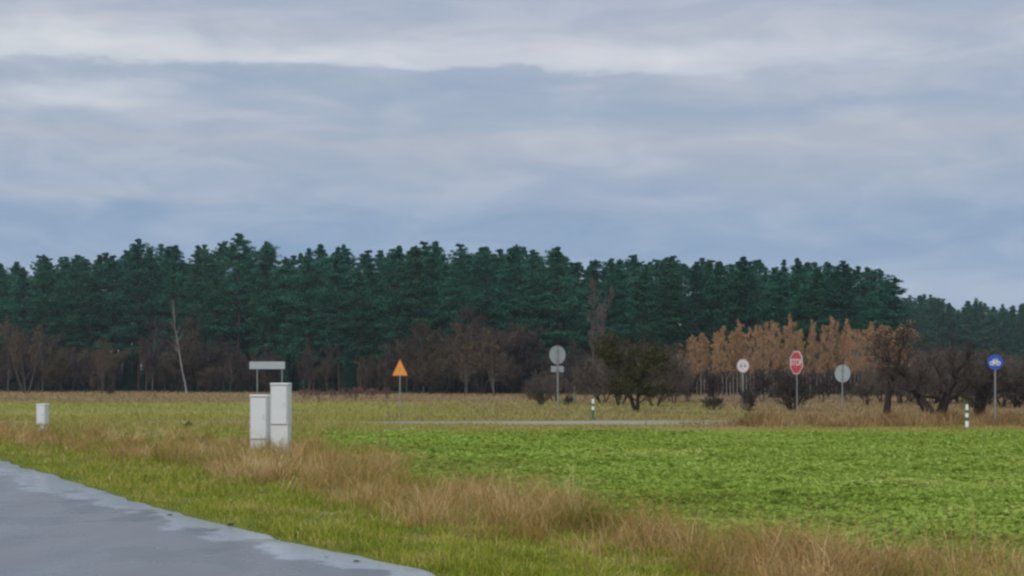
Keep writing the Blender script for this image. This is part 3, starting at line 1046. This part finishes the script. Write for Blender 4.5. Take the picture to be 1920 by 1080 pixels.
t = plant('birch_tree', BIRCH, at(350, 214), 13.0, 2.2, 'pale leaning birch with bare crown before the left forest', 'birch', None, .8)
t.rotation_euler = (0, math.radians(-7), 0)
plant('bare_tree', GTREE[1], at(1106, 190), zat(515, 190), .5, 'tall grey leafless tree, left one of the two above the round sign', 'tree', None, .75)
plant('bare_tree', GTREE[0], at(1130, 184), zat(532, 184), 3.5, 'tall grey leafless tree, right one of the two above the striped post', 'tree', None, .75)
for p, y0, y1, lab in ((190, 738, 628, 'small yellowish half bare tree at the left forest foot'), (50, 738, 590, 'bare pinkish tree at the far left forest foot')):
    d = F * CH / (y0 - HZ)
    plant('half_bare_tree', TANB[0], at(p, d), zat(y1, d), p, lab, 'tree', None, .8)
for p in (930, 870):
    plant('half_bare_tree', TANB[1], at(p, 178), zat(612 if p == 930 else 640, 178), p, 'brownish half bare tree %s at the forest foot' % ('left of the large round sign' if p == 930 else 'between amber triangle and round sign'), 'tree', None, 1.0)
# the row of orange-brown saplings
i = 0
p = 1272
while p < 1640:
    d = 140 + rng.uniform(-6, 10)
    y1 = np.interp(p, [1270, 1300, 1395, 1440, 1520, 1600, 1650], [640, 632, 604, 608, 606, 610, 622]) + rng.normal(2, 9)
    plant('sapling', LARCH[rng.integers(0, 4)], at(p, d), zat(y1, d), rng.uniform(0, 6), 'slim orange brown sapling in the close row behind the road signs', 'tree', 'orange brown saplings in a row', rng.uniform(.45, .95))
    p += rng.uniform(4.5, 9)
for p, d, h, where in ((1290, 128, 2.6, 'under the left end of the orange saplings'), (1340, 130, 3.0, 'left of the white round sign'), (1430, 128, 2.8, 'between white round sign and stop sign'),
                       (1470, 126, 3.2, 'directly left of the stop sign'), (1540, 128, 2.7, 'between stop sign and plain grey sign'), (1590, 130, 2.6, 'behind the plain grey round sign'),
                       (1240, 130, 5.0, 'right of the dark olive tree'), (1160, 140, 5.5, 'left of the dark olive tree')):
    plant('bare_shrub', SHRUB[rng.integers(0, 3)], at(p, d), h, rng.uniform(0, 6), 'bare purplish shrub ' + where, 'shrub', 'shrubs below the orange saplings', 1.1)


HEDGE = [bare_proto(140 + i, 3.6, 1.5, stems=6, trunk_r=.04, clear=.12, n1=14, n2=6, n3=5, n4=4, upw=.6, twig_r=.010, twig_m='twig_hedge') for i in range(2)]
for k, (p, d, y1) in enumerate(((1625, 112, 700), (1650, 128, 680), (1690, 118, 640), (1712, 130, 650), (1728, 108, 668), (1752, 125, 640), (1776, 118, 652), (1800, 126, 648), (1822, 104, 660), (1850, 116, 650), (1880, 108, 664),
                              (1905, 122, 655), (1940, 112, 660), (1990, 118, 650), (1040, 128, 690), (1130, 122, 660), (1162, 112, 650), (1228, 108, 650), (1262, 124, 660), (1015, 118, 700))):
    plant('hedge_shrub', HEDGE[k % 2], at(p, d), zat(y1, d), k * 1.7, 'dense brownish twiggy shrub in the hedge behind the signs and gnarled trees', 'shrub', 'hedge shrubs right of centre', 1.15)


def put(name, proto, px, y0, y1, rz, lab, cat, wide=1.0):
    d = F * CH / (y0 - HZ)
    return plant(name, proto, at(px, d), zat(y1, d), rz, lab, cat, None, wide)


put('olive_tree', OLIVE, 1196, 774, 624, .4, 'dark olive leafy tree left of the orange saplings', 'tree', 1.0)
put('round_tree', DOME, 1662, 780, 600, 1.0, 'round brown topped tree with short dark trunk right of saplings', 'tree', 1.0)
put('gnarled_tree', GNARL[0], 1757, 786, 606, 2.0, 'gnarled leafless tree with very thick dark forked trunk', 'tree', 1.0)
put('gnarled_tree', GNARL[1], 1840, 783, 652, 4.2, 'dark spreading leafless tree behind the right striped post', 'tree', 1.25)
put('dark_bush', DBUSH[0], 1482, 771, 690, .3, 'dense blackish bush behind the red stop sign', 'bush', 1.2)
put('dark_bush', DBUSH[1], 1404, 774, 716, 2.3, 'small dark bush at the foot of the white round sign', 'bush', .6)
put('dark_bush', DBUSH[0], 1014, 762, 722, 4.3, 'small black bush left of the large round sign', 'bush', .7)
put('dark_bush', DBUSH[1], 1068, 762, 736, 1.3, 'low dark bush beside the short grey stump post', 'bush', .9)
put('dark_bush', DBUSH[1], 1335, 770, 738, 5.0, 'low dark bush at the foot of the left saplings', 'bush', 1.4)
put('dark_bush', DBUSH[0], 205, 741, 722, 5.5, 'tiny dark bush under the yellowish tree on the left', 'bush', .9)
put('dark_bush', DBUSH[1], 1905, 765, 690, 3.0, 'dark bush right of the blue bicycle sign', 'bush', 1.3)
put('weed_clump', DBUSH[0], 352, 806, 787, 1.0, 'dark weed clump on the field edge left of the white cabinets', 'weed', 1.2)
# reddish dry herbs before the forest, left of the amber sign
r_ = np.random.default_rng(3)
RED = bare_proto(99, 1.3, .5, stems=5, trunk_r=.02, clear=.3, n1=8, n2=4, n3=4, n4=2, upw=.7, twig_r=.014, twig_m='red_stalk', bark_m='grey_bark')
for k, p in enumerate((575, 600, 628, 652, 664, 690, 702, 728)):
    d = 150 + r_.uniform(-6, 6)
    plant('dry_herb', RED, at(p, d), r_.uniform(.9, 1.5), k * 1.1, 'reddish dry herb clump left of the amber triangle sign', 'dry herb', 'reddish dry herbs before the forest', r_.uniform(1.2, 1.8))


# ------------------------------------------------------------------ cabinets
def cabinet(px, ybase, ytop, wpx, rz, label, plinth=0.32, seam=True):
    """door faces local -Y; ybase/ytop/wpx are read off the photograph"""
    g = G(px, ybase)
    s = F / g.y
    w = wpx / s
    h = zat(ytop, g.y)
    dep = 0.26
    t = empty('utility_cabinet', g, rz, label, 'cabinet', None)
    BM().box((0, 0, plinth / 2 - .02), (w * .97, dep * .95, plinth + .04), .006).build('plinth', M['grey_plastic'] if not seam else M['white_grp'], t)
    BM().box((0, 0, (plinth + .006 + h - .05) / 2), (w, dep, h - .05 - plinth - .006), .008).build('body', M['white_grp'], t)
    BM().box((0, -dep / 2 - .001, (plinth + h - .05) / 2), (w * .92, .006, (h - .05 - plinth) * .97)).build('door_seal', M['seal'], t)
    dr = BM().box((0, -dep / 2 - .012, (plinth + h - .05) / 2), (w * .88, .016, (h - .05 - plinth) * .95), .005).build('door', M['white_door'], t)
    BM().box((w * .30, -dep / 2 - .024, plinth + (h - plinth) * .5), (.03, .016, .11), .004).build('handle', M['grey_plastic'], dr)
    b = BM()
    for k in range(2):
        b.rod((-w * .44, -dep / 2 - .012, plinth + (h - plinth) * (.2 + .55 * k)), (-w * .44, -dep / 2 - .012, plinth + (h - plinth) * (.27 + .55 * k)), .008, n=8)
    b.build('hinge', M['grey_plastic'], dr)
    BM().box((0, -.012, h - .0225), (w * 1.06, dep * 1.12, .045), .012, taper=.93).build('roof', M['white_grp'], t)
    return t


cabinet(527, 851, 718, 35, math.radians(-14), 'taller of the two white utility cabinets in the brown grass', 0.72)
cabinet(488.5, 846, 740, 35, math.radians(-14), 'shorter of the two white utility cabinets in the brown grass', 0.30, False)


def small_box(px, ybase, ytop, ylow, wpx, label):
    g = G(px, ybase)
    s = F / g.y
    w, h, z0 = wpx / s, zat(ytop, g.y), zat(ylow, g.y)
    t = empty('junction_box', g, math.radians(-20), label, 'cabinet')
    BM().box((0, 0, z0 / 2 - .02), (w * .55, .16, z0 + .04), .005).build('pedestal', M['grey_plastic'], t)
    BM().box((0, 0, (z0 + h) / 2), (w * .92, .22, h - z0 - .05), .008).build('body', M['white_grp'], t)
    dr = BM().box((0, -.118, (z0 + h) / 2), (w * .8, .014, (h - z0) * .82), .004).build('door', M['white_door'], t)
    BM().box((w * .27, -.132, (z0 + h) / 2), (.025, .012, .07), .003).build('handle', M['grey_plastic'], dr)
    BM().box((0, -.005, h - .02), (w, .26, .04), .01, taper=.92).build('roof', M['white_grp'], t)


small_box(80, 816, 757, 797, 21, 'small white box on a narrow pedestal at the far left')


# ------------------------------------------------------------------ road signs
def post(t, h, r=.036, mat='zinc_dark', x=0.0):
    return BM().rod((x, .045, -.15), (x, .045, h), r, n=14).build('post', M[mat], t)


def disc(b, c, r, y0, y1, n=48, sx=1.0):
    return b.prism([(c[0] + r * sx * math.cos(2 * math.pi * i / n), c[1] + r * math.sin(2 * math.pi * i / n)) for i in range(n)], y0, y1)


def clamps(t, zs, mat='zinc'):
    for z in zs:
        BM().box((0, .03, z), (.16, .10, .035), .004).build('clamp', M[mat], t)


def sign_root(name, px, ybase, rz, label):
    g = G(px, ybase)
    return empty(name, g, rz, label, 'road sign'), g.y


# amber warning triangle, facing the camera
t, d = sign_root('warning_sign', 750, 771, math.radians(6), 'amber triangular warning sign on a grey post left of centre')
zt, zb, hw = zat(672, d), zat(705, d), 15.5 / F * d
post(t, zt - .1)
def tri(k):
    c = (zt + 2 * zb) / 3
    pts = [(-hw, zb), (hw, zb), (0, zt)]
    out = []
    for i, (x, z) in enumerate(pts):                              # rounded corners
        px_, pz_ = pts[i - 1]
        nx_, nz_ = pts[(i + 1) % 3]
        for q in (0.10, 0.04):
            out.append((x + (px_ - x) * q, z + (pz_ - z) * q))
        for q in (0.04, 0.10):
            out.append((x + (nx_ - x) * q, z + (nz_ - z) * q))
    return [(x * k, c + (z - c) * k) for x, z in out]
BM().prism(tri(1.0), -.004, .012).build('rim', M['sign_red'], t)
BM().prism(tri(.88), -.008, -.0045).build('face', M['sign_yellow'], t)
clamps(t, (zb + .12, zb + .45))

# large round sign seen from behind, with a small plate below
t, d = sign_root('round_sign', 1045, 772, math.radians(180 + 30), 'large grey round sign seen from behind with small plate below')
zc, rr = zat(665.5, d), 17.5 / F * d
pl = BM().rod((0, .045, -.15), (0, .045, zc + rr * .9), .045, n=14).build('post', M['zinc_dark'], t)
b = disc(BM(), (0, zc), rr, -.002, .012)
b.build('plate', M['back_grey'], t)
BM().ring((0, zc), rr, rr * .93, .0125, .028).build('rim', M['back_grey'], t)
disc(BM(), (0, zc), rr * .97, -.006, -.0025).build('face', M['sign_white'], t)
zp = zat(692, d)
BM().box((0, .005, zp), (24 / F * d / math.cos(math.radians(30)), .014, 11 / F * d), .004).build('sub_plate', M['back_pale'], t)
for z in (zc - rr * .5, zc + rr * .5, zp):
    BM().box((0, .05, z), (.22, .10, .04), .004).build('clamp', M['zinc'], t)

# white round sign
t, d = sign_root('round_sign', 1393, 774, math.radians(18), 'faded white round sign with pinkish rim on a thin post')
zc, rr = zat(686, d), 13.0 / F * d
post(t, zc + rr * .8)
disc(BM(), (0, zc), rr, -.003, .012).build('plate', M['back_grey'], t)
BM().ring((0, zc), rr * .995, rr * .86, -.008, -.0035).build('rim', M['sign_pink'], t)
disc(BM(), (0, zc), rr * .855, -.007, -.0035).build('face', M['sign_white'], t)
b = BM()
for x in (-.33, .33):                                             # two grey blurred figures
    b.prism([((x + q) * rr, zc + z * rr) for q, z in ((-.24, -.2), (.24, -.2), (.24, .08), (.14, .12), (.08, .3), (-.08, .3), (-.14, .12), (-.24, .08))], -.010, -.0075)
b.build('symbol', M['sign_grey'], t)
clamps(t, (zc - rr * .4, zc + rr * .4))

# stop sign, turned well away
t, d = sign_root('stop_sign', 1493, 772, math.radians(-68), 'red octagonal stop sign turned sideways on a grey post')
zc, rr = zat(680, d), 21.5 / F * d
post(t, zc + rr * .6)
oct_ = lambda k: [(rr * k / math.cos(math.pi / 8) * math.cos(math.pi / 8 + i * math.pi / 4), zc + rr * k / math.cos(math.pi / 8) * math.sin(math.pi / 8 + i * math.pi / 4)) for i in range(8)]
BM().prism(oct_(1.0), -.003, .012).build('plate', M['sign_white'], t)
BM().prism(oct_(.92), -.007, -.0035).build('face', M['sign_red'], t)
cu = bpy.data.curves.new('stop_text', 'FONT')
cu.body = 'STOP'
cu.align_x, cu.align_y = 'CENTER', 'CENTER'
cu.size = rr * .80
cu.offset = .012
cu.extrude = .001
tmp = bpy.data.objects.new('stop_text', cu)
COL.objects.link(tmp)
bpy.context.view_layer.update()
me = bpy.data.meshes.new_from_object(tmp.evaluated_get(bpy.context.evaluated_depsgraph_get()))
bpy.data.objects.remove(tmp)
lt = link('lettering', me, M['sign_white'], t)
lt.data.materials.clear()
lt.data.materials.append(M['sign_white'])
lt.rotation_euler = (math.radians(90), 0, 0)
lt.location = (0, -.0095, zc)
clamps(t, (zc - rr * .45, zc + rr * .45))

# grey round sign seen from behind
t, d = sign_root('round_sign', 1580, 767, math.radians(180 - 42), 'plain grey back of a round sign right of the stop sign')
zc, rr = zat(700.5, d), 16.5 / F * d
post(t, zc + rr * .9, .04)
disc(BM(), (0, zc), rr, -.002, .012).build('plate', M['back_grey'], t)
BM().ring((0, zc), rr, rr * .93, .0125, .028).build('rim', M['back_grey'], t)
disc(BM(), (0, zc), rr * .97, -.006, -.0025).build('face', M['sign_white'], t)
for z in (zc - rr * .5, zc + rr * .5):
    BM().box((0, .05, z), (.2, .10, .04), .004).build('clamp', M['zinc'], t)

# blue bicycle sign
t, d = sign_root('cycle_path_sign', 1866, 796, math.radians(-14), 'blue round cycle path sign on a grey post at the right')
zc, rr = zat(679, d), 14.0 / F * d
post(t, zc + rr * .8)
disc(BM(), (0, zc), rr, -.003, .012).build('plate', M['sign_blue'], t)
b = BM()
for x in (-.40, .40):
    b.ring((x * rr, zc - .14 * rr), rr * .30, rr * .17, -.007, -.0035, 24)
def bar(p0, p1, w=.12):
    (x0, z0), (x1, z1) = p0, p1
    L = math.hypot(x1 - x0, z1 - z0)
    nx_, nz_ = -(z1 - z0) / L * w / 2, (x1 - x0) / L * w / 2
    b.prism([(rr * (x0 + nx_), zc + rr * (z0 + nz_)), (rr * (x1 + nx_), zc + rr * (z1 + nz_)), (rr * (x1 - nx_), zc + rr * (z1 - nz_)), (rr * (x0 - nx_), zc + rr * (z0 - nz_))], -.0075, -.0036)
for q in (((-.40, -.14), (-.18, .22)), ((-.18, .22), (.26, .22)), ((.40, -.14), (.20, .36)), ((-.18, .20), (.02, -.14)), ((.02, -.14), (.26, .20)), ((-.40, -.14), (.02, -.14)), ((-.30, .30), (-.08, .30)), ((.14, .40), (.34, .38))):
    bar(*q)
b.build('bicycle_symbol', M['sign_white'], t)
clamps(t, (zc - rr * .4, zc + rr * .4))

# wide low board on two legs behind the cabinets
t, d = sign_root('board_sign', 501, 772, math.radians(4), 'long low grey board on two thin legs behind the white cabinets')
zt, zb = zat(678, d), zat(692, d)
w = 66 / F * d
BM().box((0, 0, (zt + zb) / 2), (w, .03, zt - zb), .006).build('panel', M['back_pale'], t)
for x in (-18.5, 27.5):
    BM().rod((x / F * d, .045, -.15), (x / F * d, .045, zt), .034, n=12).build('leg', M['zinc_dark'], t)
BM().box((0, .025, (zt + zb) / 2), (w * .96, .018, .05), .003).build('rail', M['zinc'], t)

# short grey stump post
g = G(1078, 757)
t = empty('marker_post', g, 0, 'short grey stump post between round sign and striped post', 'post')
BM().rod((0, 0, -.1), (0, 0, zat(727, g.y)), .09, .085, n=12).build('shaft', M['zinc_dark'], t)
BM().rod((0, 0, zat(727, g.y)), (0, 0, zat(725, g.y)), .095, .04, n=12).build('cap', M['zinc'], t)


def delineator(px, ybase, ytop, label):
    g = G(px, ybase)
    h = zat(ytop, g.y)
    t = empty('striped_post', g, 0, label, 'post', None)
    BM().rod((0, 0, -.02), (0, 0, .06), .16, .11, n=18).build('foot', M['black'], t)
    edges = (0.06, .30, .44, .60, .72, .93)
    cols = ('post_white', 'post_green', 'post_white', 'post_green', 'post_white')
    if px < 1500:
        cols = ('post_green', 'post_green', 'post_white', 'post_green', 'post_white')
    for k in range(5):
        BM().rod((0, 0, h * edges[k]), (0, 0, h * edges[k + 1]), .068 - .003 * k, .066 - .003 * k, n=18).build('band', M[cols[k]], t)
    BM().rod((0, 0, h * .93), (0, 0, h), .055, .035, n=18).build('cap', M['post_green'], t)


delineator(1112, 787, 745, 'green and white striped post near the centre beside the far road')
delineator(1813, 804, 755, 'green and white striped post on the right before the gnarled tree')

# clods of earth fallen on the road edge
def clod(seed):
    r = np.random.default_rng(seed)
    b = bmesh.new()
    bmesh.ops.create_icosphere(b, subdivisions=2, radius=1.0)
    for v in b.verts:
        v.co *= 1 + r.normal(0, .16)
        v.co.z = max(v.co.z * .55, -.2)
    me = bpy.data.meshes.new('clod')
    b.to_mesh(me)
    b.free()
    me.materials.append(M['earth'])
    return me


M['earth'] = soil('dark_wet_earth', [c3(.03, .026, .018), c3(.06, .05, .03), c3(.09, .085, .035)], 8.0, 30.0)
CL = [clod(1), clod(2)]
for k, (px_, py_, s_) in enumerate(((262, 966, .07), (318, 967, .09), (432, 984, .09), (612, 1046, .06), (668, 1054, .08))):
    o = link('earth_clod', CL[k % 2], None)
    o.location = G(px_, py_, .035)
    o.scale = (s_ * .5, s_ * .4, s_ * .45)
    o.rotation_euler = (0, 0, k)
    tag(o, 'small dark clod of earth on the pale wet road edge', 'clod', 'clods along the road edge')

# ------------------------------------------------------------------ air
b = BM().box((0, 1050, 14.25), (3200, 2950, 30.5))
hz = b.build('haze', None)
tag(hz, 'thin damp air that fades the distant wood', 'haze', kind='stuff')
m, T = new_mat('thin_haze')
pv = T.n('ShaderNodeVolumePrincipled')
pv.inputs['Color'].default_value = (.78, .86, .95, 1)
pv.inputs['Density'].default_value = 0.00016
pv.inputs['Anisotropy'].default_value = 0.2
out = T.n('ShaderNodeOutputMaterial')
T.t.links.new(pv.outputs[0], out.inputs['Volume'])
hz.data.materials.append(m)
